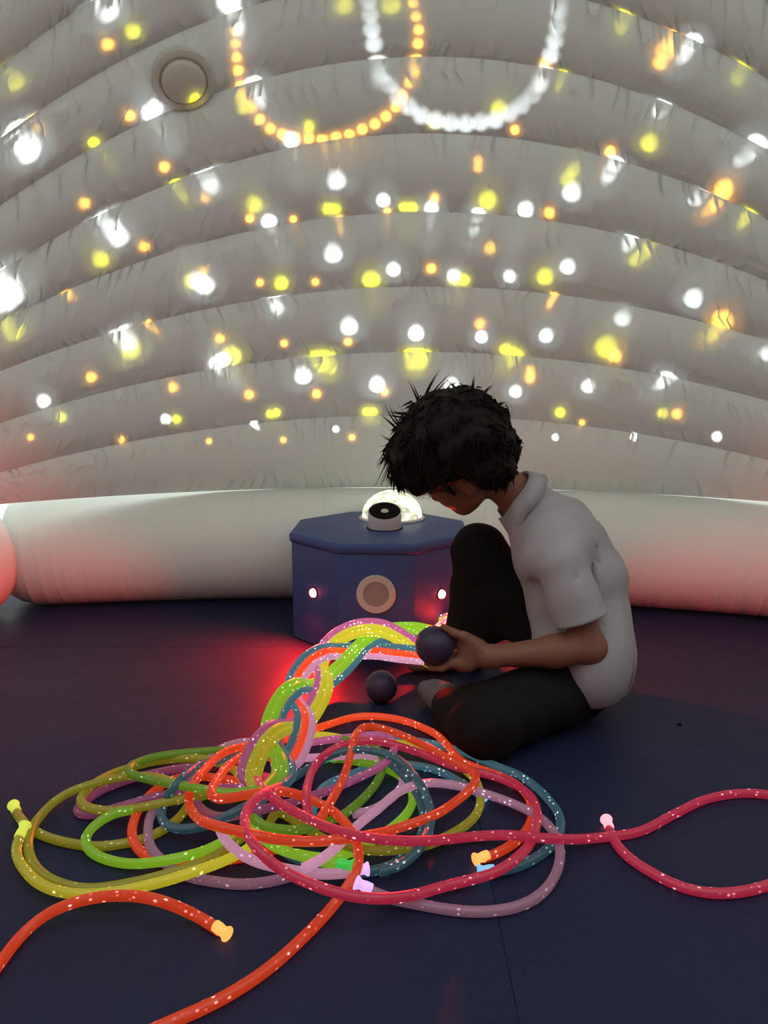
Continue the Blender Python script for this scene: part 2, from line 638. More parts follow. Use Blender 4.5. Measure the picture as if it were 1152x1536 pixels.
def beams(lst, gain, col, power):
    for (x, y, s) in lst:
        hp, hn = hit_tent(x, y)
        d = hp - LAMP
        dist = np.linalg.norm(d)
        d = d / dist
        src = LAMP + d * 0.096                     # each beam leaves through a facet of the lens
        e1 = np.cross(d, [0, 0, 1.0])
        e1 /= np.linalg.norm(e1)
        e2 = np.cross(e1, d)
        J = []
        for (ox, oy) in ((s, 0), (0, s)):
            q = []
            for sg in (1, -1):
                w = hit_tent(x + sg * ox, y + sg * oy)[0] - src
                w = w / (w @ d)
                q.append((w @ e1, w @ e2))
            J.append(((q[0][0] - q[1][0]) / 2, (q[0][1] - q[1][1]) / 2))
        U, S, _ = np.linalg.svd(np.array(J).T)
        big, small = S[0] * gain, max(S[1] * gain, S[0] * gain * 0.22)
        ax = U[0, 0] * e1 + U[1, 0] * e2
        zz = -d
        ay = np.cross(zz, ax)
        key = (round(big, 4), tuple(col), round(power * dist * dist, 1))
        if key not in BEAM_D:
            ld = bpy.data.lights.new('projector_beam_and_halo', 'SPOT')
            ld.spot_size = 2 * math.atan(big)
            ld.spot_blend = 1.0
            ld.shadow_soft_size = 0.0
            ld.color = col
            ld.energy = power * dist * dist
            BEAM_D[key] = ld
        o = bpy.data.objects.new('projector_beam_and_halo', BEAM_D[key])
        M = Matrix(((ax[0], ay[0], zz[0], src[0]), (ax[1], ay[1], zz[1], src[1]), (ax[2], ay[2], zz[2], src[2]), (0, 0, 0, 1)))
        o.matrix_world = M @ Matrix.Diagonal((1.0, small / big, 1.0, 1.0))
        link(o)


beams(WHITE, 1.45, (0.90, 0.95, 1.0), 120.0)
beams([w for w in WHITE if w[2] >= 8], 3.6, (0.80, 0.90, 1.0), 7.0)  # added wide dim lamps imitating the bloom round the larger white spots
beams(ARC, 1.7, (0.86, 0.93, 1.0), 52.0)
beams(YELLOW, 1.15, (1.0, 0.92, 0.02), 60.0)
beams(YELLOW, 2.3, (0.92, 0.86, 0.0), 9.0)  # added wider, dimmer lamps for the glow round each yellow spot
beams(ORANGE, 1.15, (1.0, 0.52, 0.06), 120.0)
beams(ORANGE, 2.2, (1.0, 0.34, 0.0), 18.0)  # added halo lamps: a deeper orange glow round the orange spots and arc

# ------------------------------------------------------------------ round speaker on the podium
SP = np.array([0.002, 2.122, PH])
spk = empty('round_speaker', SP)
tag(spk, 'small white cylindrical speaker with black top on the podium before the glowing dome', 'speaker')
TILT = Matrix.Rotation(math.radians(23), 3, 'X')      # it leans towards the viewer in its recess
SB = SP + np.array([0, 0, .012])
lathe_obj('body', [(.0465, -.014), (.0465, .043), (.0455, .0445), (.0440, .0440), (.0435, .039)], WHITEP, spk, SB, TILT, 48)
lathe_obj('top_disc', [(.0434, .037), (.0434, .0430), (.030, .0430), (.014, .0428), (.011, .0418)], BLACK, spk, SB, TILT, 48)
lathe_obj('button', [(.0105, .040), (.0105, .044), (.008, .0455), (.002, .046)], CHROME, spk, SB, TILT, 32)
lathe_obj('recess_collar', [(.0515, .0002), (.0515, .0012), (.0475, .0014)], BLACK, spk, SP, None, 48)

# ------------------------------------------------------------------ light cables
CR = 0.0074                    # cable radius


def catmull(P, step):
    P = np.asarray(P, float)
    Q = np.vstack([2 * P[0] - P[1], P, 2 * P[-1] - P[-2]])
    out = []
    for i in range(1, len(Q) - 2):
        p0, p1, p2, p3 = Q[i - 1], Q[i], Q[i + 1], Q[i + 2]
        d01, d12, d23 = [max(1e-5, np.linalg.norm(b - a) ** 0.5) for a, b in ((p0, p1), (p1, p2), (p2, p3))]
        m1 = (p2 - p1) + d12 * ((p1 - p0) / d01 - (p2 - p0) / (d01 + d12))
        m2 = (p2 - p1) + d12 * ((p3 - p2) / d23 - (p3 - p1) / (d12 + d23))
        n = max(2, int(np.linalg.norm(p2 - p1) / step))
        for t in np.arange(n) / n:
            out.append((2 * t ** 3 - 3 * t ** 2 + 1) * p1 + (t ** 3 - 2 * t ** 2 + t) * m1 + (-2 * t ** 3 + 3 * t ** 2) * p2 + (t ** 3 - t ** 2) * m2)
    out.append(P[-1])
    return np.array(out)


def resample(P, step):
    L = np.concatenate([[0], np.cumsum(np.linalg.norm(np.diff(P, axis=0), axis=1))])
    t = np.linspace(0, L[-1], max(3, int(L[-1] / step) + 1))
    return np.stack([np.interp(t, L, P[:, k]) for k in range(P.shape[1])], 1)


def smooth1(a, n, passes=1):
    for _ in range(passes):
        k = np.ones(2 * n + 1) / (2 * n + 1)
        if a.ndim == 1:
            a = np.convolve(np.pad(a, n, mode='edge'), k, 'valid')
        else:
            a = np.stack([np.convolve(np.pad(a[:, i], n, mode='edge'), k, 'valid') for i in range(a.shape[1])], 1)
    return a


def tube_mesh(P, r, sides=10):
    n = len(P)
    T = np.gradient(P, axis=0)
    T /= np.linalg.norm(T, axis=1)[:, None] + 1e-12
    N = np.cross(T[0], [0, 0, 1.0])
    if np.linalg.norm(N) < 1e-3:
        N = np.array([1.0, 0, 0])
    N /= np.linalg.norm(N)
    V, UV, F = [], [], []
    L = np.concatenate([[0], np.cumsum(np.linalg.norm(np.diff(P, axis=0), axis=1))])
    rr = np.broadcast_to(np.asarray(r, float), (n,))
    for i in range(n):
        N = N - T[i] * (N @ T[i])
        N /= np.linalg.norm(N)
        B = np.cross(T[i], N)
        for j in range(sides + 1):
            a = 2 * math.pi * j / sides
            V.append(P[i] + rr[i] * (math.cos(a) * N + math.sin(a) * B))
            UV.append((L[i], j / sides))
    S = sides + 1
    for i in range(n - 1):
        for j in range(sides):
            F.append((i * S + j, (i + 1) * S + j, (i + 1) * S + j + 1, i * S + j + 1))
    F.append(tuple(range(sides)))
    F.append(tuple((n - 1) * S + j for j in reversed(range(sides))))
    return V, F, UV


def cable_mat(name, col, glow, spark, glow_far):
    m = mat_basic(name, tuple(0.28 * c + 0.01 for c in col), 0.30, spec=0.5)
    t = NT(m)
    b = m.node_tree.nodes['Principled BSDF']
    uv = t.n('ShaderNodeUVMap')
    sep = t.n('ShaderNodeSeparateXYZ')
    t.l(uv.outputs[0], sep.inputs[0])
    cmb = t.n('ShaderNodeCombineXYZ')
    t.l(t.math('MULTIPLY', sep.outputs[0], 105.0), cmb.inputs[0])
    t.l(t.math('MULTIPLY', sep.outputs[1], 7.0), cmb.inputs[1])
    vo = t.n('ShaderNodeTexVoronoi')
    vo.inputs['Scale'].default_value = 1.0
    t.l(cmb.outputs[0], vo.inputs['Vector'])
    dot = t.math('SUBTRACT', 1.0, t.math('MULTIPLY', vo.outputs['Distance'], 2.6), clamp=True)
    wn = t.n('ShaderNodeSeparateXYZ')
    t.l(vo.outputs['Color'], wn.inputs[0])
    pick = t.math('GREATER_THAN', wn.outputs[0], 0.55)
    sp = t.math('MULTIPLY', t.math('MULTIPLY', t.math('POWER', dot, 1.5), pick), wn.outputs[1])
    # fibres leak less light the further they are from the light source
    fall = t.n('ShaderNodeMapRange')
    t.l(sep.outputs[0], fall.inputs['Value'])
    fall.inputs['From Min'].default_value = 0.45
    fall.inputs['From Max'].default_value = 1.35
    fall.inputs['To Min'].default_value = glow
    fall.inputs['To Max'].default_value = glow_far
    rgb = t.n('ShaderNodeMix', data_type='RGBA')
    t.l(t.math('MULTIPLY', sp, 2.0, clamp=True), rgb.inputs['Factor'])
    rgb.inputs['A'].default_value = (*col, 1)
    rgb.inputs['B'].default_value = (*[min(1.0, 0.55 + 0.45 * c) for c in col], 1)
    t.l(rgb.outputs['Result'], b.inputs['Emission Color'])
    st = t.math('MULTIPLY', t.math('MULTIPLY_ADD', sp, spark, 1.0), fall.outputs[0])
    t.l(st, b.inputs['Emission Strength'])
    m.cycles.emission_sampling = 'NONE'        # soft glow: found by bounced rays
    return m


CM = {
    'orange': cable_mat('cable_orange', (0.92, 0.062, 0.012), 1.15, 8, 0.4),
    'yellow': cable_mat('cable_yellow', (0.6, 0.53, 0.02), 1.05, 8, 0.145),
    'green': cable_mat('cable_green', (0.24, 0.5, 0.015), 1.0, 8, 0.155),
    'pink': cable_mat('cable_pink', (0.8, 0.035, 0.105), 1.0, 9, 0.3),
    'lilac': cable_mat('cable_lilac', (0.66, 0.30, 0.46), 0.95, 9, 0.145),
    'purple': cable_mat('cable_purple', (0.5, 0.1, 0.25), 1.0, 12, 0.19),
    'teal': cable_mat('cable_teal', (0.045, 0.140, 0.185), 1.0, 14, 0.24),
}
TIPM = {k: mat_basic('tip_' + k, tuple(0.4 * v for v in c), 0.2, emit=c, estr=e) for k, c, e in (
    ('orange', (1.0, 0.34, 0.08), 1.5), ('yellow', (0.75, 0.85, 0.10), 0.7), ('green', (0.06, 0.8, 0.10), 0.45),
    ('pink', (1.0, 0.30, 0.36), 1.8), ('lilac', (0.80, 0.50, 0.95), 0.9), ('purple', (0.85, 0.65, 1.0), 0.9), ('teal', (0.22, 0.55, 1.0), 0.9))}

# the plait: three bundles that leave the podium and cross over each other down to the floor
ex, exn = face_pt(-1, 0.070)
AX = [ex - exn * 0.004, ex + exn * 0.05 + np.array([0, 0, .012]), fl(652, 975, .075), fl(615, 964, .095), fl(575, 956, .100), fl(530, 966, .085), fl(488, 996, .068),
      fl(455, 1042, .060), fl(430, 1095, .055), fl(408, 1145, .050), fl(396, 1178, .046)]
AXS = resample(catmull(AX, 0.006), 0.006)
AXT = np.gradient(AXS, axis=0)
AXT /= np.linalg.norm(AXT, axis=1)[:, None]
NAX = len(AXS)


def plait(bundle, slot, end):
    off = [(-2.05, 0.35), (0.0, 0.75), (2.05, 0.35), (-1.05, -1.0), (1.05, -1.0)][slot]
    out = []
    for i in range(int(NAX * end)):
        s = i / NAX
        th = 2 * math.pi * (1.95 * s) + bundle * 2 * math.pi / 3 + 0.5
        ramp = min(1.0, s / 0.12)
        T = AXT[i]
        N = CO - AXS[i]
        N = N - T * (N @ T)
        N /= np.linalg.norm(N)
        S = np.cross(T, N)
        # lean of the bundle follows its crossing direction
        lean = math.cos(th) * 0.55
        a = 0.033 * math.sin(th)
        b = 0.018 * math.sin(2 * th)
        ox = (off[0] * math.cos(lean * 0.5)) * CR
        oy = (off[1] + off[0] * 0.25 * lean) * CR
        p = AXS[i] + ramp * ((a + ox) * S + (b + oy) * N) + (1 - ramp) * (ox * 0.7 * S + oy * 0.7 * N)
        p[2] = max(p[2], CR)
        out.append(p)
    return np.array(out)


# floor heights already taken by cables laid earlier
HX0, HY0, HRES = -1.6, 0.2, 0.004
HM = np.zeros((800, 560))


def hidx(x, y):
    return min(799, max(0, int((x - HX0) / HRES))), min(559, max(0, int((y - HY0) / HRES)))


def drape(pts, zmin=CR):
    f = np.array([fl(x, y, CR) for x, y in pts])
    P = resample(catmull(f, 0.006), 0.006)
    n = len(P)
    T = np.gradient(P, axis=0)
    T /= np.linalg.norm(T, axis=1)[:, None] + 1e-9
    z = np.full(n, CR)
    Q = P.copy()
    for it in range(3):
        zz = np.zeros(n)
        for i in range(n):
            m = 0.0
            for o_ in (-0.7, 0, 0.7):
                a, b = hidx(Q[i, 0] - T[i, 1] * o_ * CR, Q[i, 1] + T[i, 0] * o_ * CR)
                m = max(m, HM[a, b])
            zz[i] = CR + m * 0.96
        k = 4
        mx = np.array([zz[max(0, i - k):i + k + 1].max() for i in range(n)])
        z = np.maximum(smooth1(mx, 4, 3), CR)
        z = np.minimum(z, 0.085)
        Q = CO + (P - CO) * ((CAM_H - z) / (CAM_H - CR))[:, None]
    for i in range(n):
        for o_ in np.linspace(-0.95, 0.95, 7):
            a, b = hidx(Q[i, 0] - T[i, 1] * o_ * CR, Q[i, 1] + T[i, 0] * o_ * CR)
            HM[a, b] = max(HM[a, b], Q[i, 2] + CR * math.sqrt(1 - o_ * o_))
    return Q


# name: (colour, plait slot or None, tip at the far end, pixel path outwards, label) - laid from the floor upwards
CAB = [
    ('teal', None, 0, [(560, 1108), (608, 1110), (660, 1118), (705, 1132), (751, 1152), (774, 1160), (802, 1179), (827, 1204), (840, 1225), (841, 1242), (837, 1257), (825, 1271), (802, 1288), (774, 1301), (748, 1307), (727, 1308)],
     1, 'dark teal light cable forming the outermost arc right of the tangle'),
    ('yellow', (1, 4), 1, [(386, 1190), (330, 1189), (290, 1198), (281, 1211), (274, 1221), (258, 1236), (236, 1250), (211, 1260), (187, 1265), (150, 1270), (117, 1267), (77, 1258), (52, 1247), (40, 1238), (28, 1225), (22, 1213)],
     1, 'yellow light cable whose flared tip points up at the far left'),
    ('orange', (1, 3), 0, [(392, 1186), (360, 1173), (319, 1166), (284, 1164), (258, 1169), (240, 1180), (222, 1195), (206, 1218), (199, 1238), (198, 1257), (205, 1271), (219, 1284), (240, 1293), (266, 1297), (291, 1297), (319, 1292), (348, 1289), (376, 1284), (409, 1275), (431, 1268), (452, 1253)],
     0, 'red orange light cable looping just inside the left green loop'),
    ('lilac', (0, 0), 0, [(385, 1110), (341, 1118), (315, 1137), (295, 1160), (262, 1184), (240, 1201), (231, 1216), (224, 1228), (222, 1246), (223, 1263), (230, 1278), (244, 1292), (263, 1306), (286, 1316), (312, 1321), (340, 1325), (362, 1327), (389, 1325), (417, 1320), (440, 1313), (470, 1300)],
     0, 'pale lilac light cable dipping below the yellow one at lower left'),
    ('teal', None, 0, [(468, 1222), (473, 1200), (482, 1184), (497, 1173), (524, 1163), (547, 1154), (581, 1149), (613, 1147), (634, 1150), (660, 1157), (688, 1172), (703, 1181), (722, 1194)],
     1, 'blue teal light cable ending in a blue tip inside the green loop'),
    ('green', None, 0, [(440, 1279), (460, 1284), (495, 1287), (529, 1278), (547, 1268), (573, 1252), (595, 1236), (613, 1217), (620, 1197), (611, 1175), (595, 1160), (578, 1153), (564, 1147), (529, 1142), (509, 1137), (494, 1140)],
     1, 'green light cable with a bright green tip under the orange bend'),
    ('lilac', None, 0, [(405, 1150), (431, 1140), (480, 1136), (533, 1134), (575, 1138), (600, 1156), (606, 1174), (590, 1195), (557, 1216), (524, 1222)],
     0, 'short mauve light cable curling back at the middle of the tangle'),
    ('purple', (1, 2), 0, [(392, 1184), (330, 1182), (294, 1187), (258, 1190), (222, 1198), (200, 1205), (167, 1214), (142, 1222), (120, 1222), (113, 1214), (129, 1201), (150, 1186), (188, 1171), (224, 1161), (256, 1155), (283, 1151), (310, 1151)],
     0, 'dull purple light cable making the long narrow loop on the left'),
    ('yellow', (1, 0), 0, [(386, 1190), (364, 1169), (350, 1153), (330, 1145), (310, 1139), (269, 1138), (227, 1143), (197, 1151), (177, 1157), (146, 1172), (125, 1191), (119, 1201), (125, 1209), (142, 1214), (162, 1217), (183, 1216), (217, 1210), (240, 1205), (266, 1200), (298, 1193), (340, 1190)],
     0, 'yellow light cable making the narrow loop above the purple one'),
    ('yellow', (1, 1), 0, [(393, 1186), (340, 1191), (290, 1182), (255, 1171), (220, 1164), (187, 1165), (162, 1170), (135, 1177), (104, 1188), (83, 1201), (62, 1222), (50, 1238), (43, 1253), (42, 1272), (48, 1292), (62, 1310), (88, 1325), (130, 1334), (180, 1328), (226, 1318), (275, 1304), (318, 1287), (340, 1273), (368, 1252)],
     0, 'olive yellow light cable making the wide outer loop on the far left'),
    ('yellow', None, 0, [(385, 1250), (376, 1270), (348, 1286), (320, 1298), (298, 1305), (263, 1317), (226, 1327), (180, 1337), (130, 1342), (90, 1338), (58, 1325), (36, 1303), (25, 1284), (24, 1264), (35, 1247)],
     1, 'bright yellow light cable ending in a rounded tip at the left edge'),
    ('green', None, 0, [(385, 1232), (356, 1252), (345, 1257), (320, 1270), (305, 1277), (277, 1285), (236, 1293), (198, 1296), (165, 1291), (140, 1281), (128, 1268), (127, 1255), (137, 1242), (158, 1226), (181, 1217), (205, 1214)],
     0, 'green light cable making the lower left oval loop'),
    ('green', (2, 1), 0, [(393, 1184), (345, 1190), (319, 1187), (298, 1183), (263, 1177), (236, 1172), (208, 1165), (192, 1158), (191, 1152), (205, 1144), (233, 1135), (269, 1130), (305, 1127), (335, 1125), (358, 1123)],
     0, 'green light cable arching highest at the upper left of the tangle'),
    ('teal', (2, 0), 0, [(386, 1205), (382, 1224), (395, 1245), (414, 1268), (438, 1284), (466, 1296), (512, 1305), (545, 1309), (575, 1303), (606, 1287), (628, 1262), (636, 1235), (632, 1205), (616, 1175), (588, 1147), (575, 1138)],
     0, 'teal light cable forming the inner of the two blue arcs'),
    ('yellow', None, 0, [(425, 1108), (460, 1103), (486, 1103), (529, 1110), (570, 1113), (611, 1117), (640, 1122), (672, 1137), (697, 1154), (713, 1170), (720, 1187), (721, 1206), (711, 1227), (690, 1244), (664, 1258), (639, 1268), (616, 1272), (581, 1276), (547, 1275), (521, 1269), (498, 1264), (477, 1254), (452, 1238), (431, 1224), (417, 1216), (408, 1226), (402, 1243)],
     0, 'yellow green light cable forming the big loop right of centre'),
    ('lilac', None, 0, [(325, 1232), (333, 1252), (350, 1273), (376, 1290), (398, 1297), (420, 1302), (442, 1306), (473, 1311), (500, 1311), (521, 1309), (543, 1307)],
     1, 'mauve light cable pointing right with a glowing white tip'),
    ('orange', None, 0, [(425, 1112), (445, 1101), (460, 1097), (495, 1086), (529, 1076), (557, 1074), (588, 1077), (616, 1084), (642, 1095), (655, 1102), (676, 1124), (693, 1143), (722, 1154), (755, 1166), (783, 1183), (797, 1206), (798, 1227), (790, 1246), (776, 1261), (755, 1275), (736, 1284), (720, 1289)],
     1, 'red light cable passing under the knee to a burning orange tip'),
    ('green', None, 0, [(370, 1212), (374, 1228), (382, 1243), (404, 1266), (440, 1281), (470, 1288), (500, 1297), (521, 1300)],
     1, 'short green light cable ending in a green domed tip at the front'),
    ('green', (2, 2), 0, [(388, 1192), (374, 1218), (385, 1235), (410, 1243), (452, 1245), (490, 1233), (509, 1226), (529, 1212), (555, 1187), (571, 1164), (576, 1144), (566, 1124), (538, 1114), (510, 1108)],
     0, 'lime light cable rising steeply through the middle of the tangle'),
    ('lilac', None, 0, [(450, 1305), (477, 1292), (500, 1275), (529, 1245), (547, 1229), (573, 1209), (588, 1194), (604, 1184), (625, 1177), (651, 1174), (688, 1179), (726, 1190), (764, 1203), (802, 1221), (821, 1236), (836, 1257), (841, 1282), (833, 1313), (812, 1341), (774, 1361), (716, 1368), (669, 1364), (616, 1354), (590, 1349), (564, 1340), (543, 1330)],
     1, 'lilac light cable making the widest loop at the lower right'),
    ('purple', None, 0, [(418, 1130), (438, 1121), (460, 1115), (490, 1110), (526, 1106), (560, 1102), (580, 1104), (591, 1115), (590, 1128), (582, 1140), (571, 1150), (547, 1162), (517, 1176), (490, 1187), (460, 1196), (441, 1203), (398, 1213), (352, 1223), (327, 1226), (305, 1216), (294, 1203), (298, 1190)],
     0, 'purple light cable curling tightly at the top of the tangle'),
    ('teal', (0, 2), 0, [(392, 1121), (362, 1128), (330, 1140), (298, 1148), (283, 1158), (258, 1185), (243, 1211), (244, 1232), (258, 1242), (277, 1244), (301, 1240), (328, 1230), (362, 1214), (403, 1189), (431, 1173), (459, 1155), (480, 1142), (503, 1130), (535, 1124), (564, 1127), (585, 1133), (608, 1147), (625, 1169), (639, 1192), (645, 1212), (646, 1235), (638, 1258), (623, 1280), (599, 1299), (564, 1309)],
     0, 'slate blue light cable crossing on top of the tangle to the outer blue arc'),
    ('orange', (0, 3), 0, [(394, 1122), (369, 1130), (341, 1150), (322, 1175), (314, 1191), (325, 1200), (355, 1195), (389, 1189), (420, 1187), (438, 1189), (459, 1196), (477, 1204), (495, 1213), (512, 1228), (524, 1242), (535, 1262), (538, 1284), (535, 1308), (517, 1336), (492, 1368), (450, 1411), (400, 1455), (335, 1497), (250, 1536), (120, 1590), (20, 1600), (-45, 1565), (-45, 1510), (0, 1445), (30, 1405), (70, 1371), (120, 1351), (175, 1343), (225, 1347), (270, 1362), (308, 1381), (334, 1399)],
     1, 'orange light cable running out of the picture and back to the lower left'),
    ('pink', (2, 3), 0, [(392, 1192), (372, 1210), (367, 1228), (368, 1246), (382, 1268), (403, 1291), (431, 1310), (459, 1323), (477, 1330), (512, 1341), (547, 1347), (581, 1348), (627, 1341), (660, 1331), (716, 1317), (747, 1307), (774, 1288), (793, 1269), (802, 1250), (806, 1227), (803, 1206), (787, 1186), (755, 1169), (722, 1159), (690, 1152), (669, 1145), (640, 1133), (605, 1121), (575, 1113), (545, 1111), (526, 1114), (498, 1124), (474, 1146), (462, 1175), (459, 1200), (463, 1226)],
     0, 'crimson light cable sweeping a full loop around the front'),
    ('orange', (0, 1), 0, [(388, 1115), (341, 1126), (320, 1141), (300, 1162), (285, 1185), (283, 1205), (290, 1220), (300, 1230), (320, 1238), (341, 1243), (369, 1250), (403, 1257), (445, 1262), (477, 1262), (512, 1259), (547, 1254), (581, 1247), (616, 1236), (640, 1228), (659, 1219), (684, 1202), (705, 1185), (714, 1170), (711, 1157), (693, 1148), (660, 1130), (634, 1117), (608, 1105), (585, 1096), (564, 1090), (547, 1090), (535, 1100), (529, 1117), (521, 1150), (510, 1178), (495, 1204), (485, 1222), (475, 1232)],
     0, 'red orange light cable with the sharp bend above the tangle'),
    ('pink', (2, 4), 0, [(380, 1158), (384, 1167), (394, 1181), (410, 1198), (424, 1208), (445, 1219), (477, 1235), (512, 1248), (547, 1256), (581, 1260), (634, 1262), (678, 1258), (735, 1253), (774, 1253), (812, 1257), (860, 1259), (904, 1256), (958, 1248), (1008, 1223), (1062, 1198), (1111, 1190), (1152, 1192), (1215, 1212), (1245, 1255), (1215, 1300), (1152, 1328), (1111, 1338), (1070, 1340), (1029, 1333), (979, 1310), (937, 1281), (921, 1260), (911, 1236)],
     1, 'pink light cable reaching out to the right edge and looping back'),
]
PLAIT_CUT = {0: 0.90, 1: 0.985, 2: 0.985}
GRP = 'glowing light cables plaited and tangled on the floor'
lower = [CR]
for (colr, slot, _, pts, tip, label) in CAB:
    Q = drape(pts)
    if slot:
        B = plait(slot[0], slot[1], PLAIT_CUT[slot[0]])
        # ease the free run out of the plait
        Q = Q[2:]
        brg = np.vstack([B[-12], B[-1], Q[0], Q[min(12, len(Q) - 1)]])
        mid = catmull(brg, 0.006)
        i0 = np.argmin(np.linalg.norm(mid - B[-1], axis=1))
        i1 = np.argmin(np.linalg.norm(mid - Q[0], axis=1))
        P = np.vstack([B[:-1], mid[i0:i1 + 1], Q[1:]])
        u0 = 0.0
    else:
        P, u0 = Q, 0.75
    P = resample(P, 0.006)
    P = smooth1(P, 2, 2)
    P[:, 2] = np.maximum(P[:, 2], CR * 0.98)
    V, F, UV = tube_mesh(P, CR)
    UV = [(u + u0, v) for u, v in UV]
    base = P[0].copy()
    root = empty('light_cable', (float(base[0]), float(base[1]), 0.0))
    tag(root, label, 'light cable', GRP)
    child(mesh_obj('glowing_sleeve', V, F, CM[colr], None, True, UV), root)
    if tip:
        e = P[-1]
        tdir = P[-1] - P[-4]
        tdir /= np.linalg.norm(tdir)
        tdir[2] = max(tdir[2], -0.05)
        prof = [(CR * 1.03, -.008), (CR * 1.05, 0.0), (CR * 0.95, .005), (CR * 0.90, .008), (CR * 1.20, .0125), (CR * 1.35, .014), (CR * 1.30, .0155), (CR * 0.8, .0142), (CR * 0.2, .0138)]
        lathe_obj('tip_cap', prof, TIPM[colr], root, e + np.array([0, 0, CR * 0.35]), frame_from(tdir), 16)

# ------------------------------------------------------------------ balls
def uv_ball(name, c, r, label):
    bm = bmesh.new()
    bmesh.ops.create_uvsphere(bm, u_segments=40, v_segments=24, radius=r)
    root = empty(name, (float(c[0]), float(c[1]), float(c[2] - r)))
    tag(root, label, 'ball', 'plum coloured play balls')
    o = bm_obj('shell', bm, BALLM, None, True)
    o.location = (0, 0, r)
    o.parent = root
    bm = bmesh.new()
    M, N = 48, 6
    rows = []
    for i in range(M):
        a = 2 * math.pi * i / M
        rows.append([bm.verts.new(((r + .0003 * 0 + .00035 * math.cos(b)) * math.cos(a), (r + .00035 * math.cos(b)) * math.sin(a), .0009 * math.sin(b))) for b in [2 * math.pi * k / N for k in range(N)]])
    for i in range(M):
        for k in range(N):
            bm.faces.new((rows[i][k], rows[(i + 1) % M][k], rows[(i + 1) % M][(k + 1) % N], rows[i][(k + 1) % N]))
    s_ = bm_obj('mould_seam', bm, BALLM, None, True)
    s_.location = (0, 0, r)
    s_.rotation_euler = (0.6, 0.4, 0)
    s_.parent = root
    return root


BALL1 = at(652, 968, 1.450)
BR1 = 0.0385
uv_ball('play_ball', BALL1, BR1, "dark plum plastic ball held in the boy's hand")
g2 = fl(572, 1030, 0.036)
uv_ball('play_ball', g2, 0.036, 'dark plum plastic ball lying on the floor under the plait')

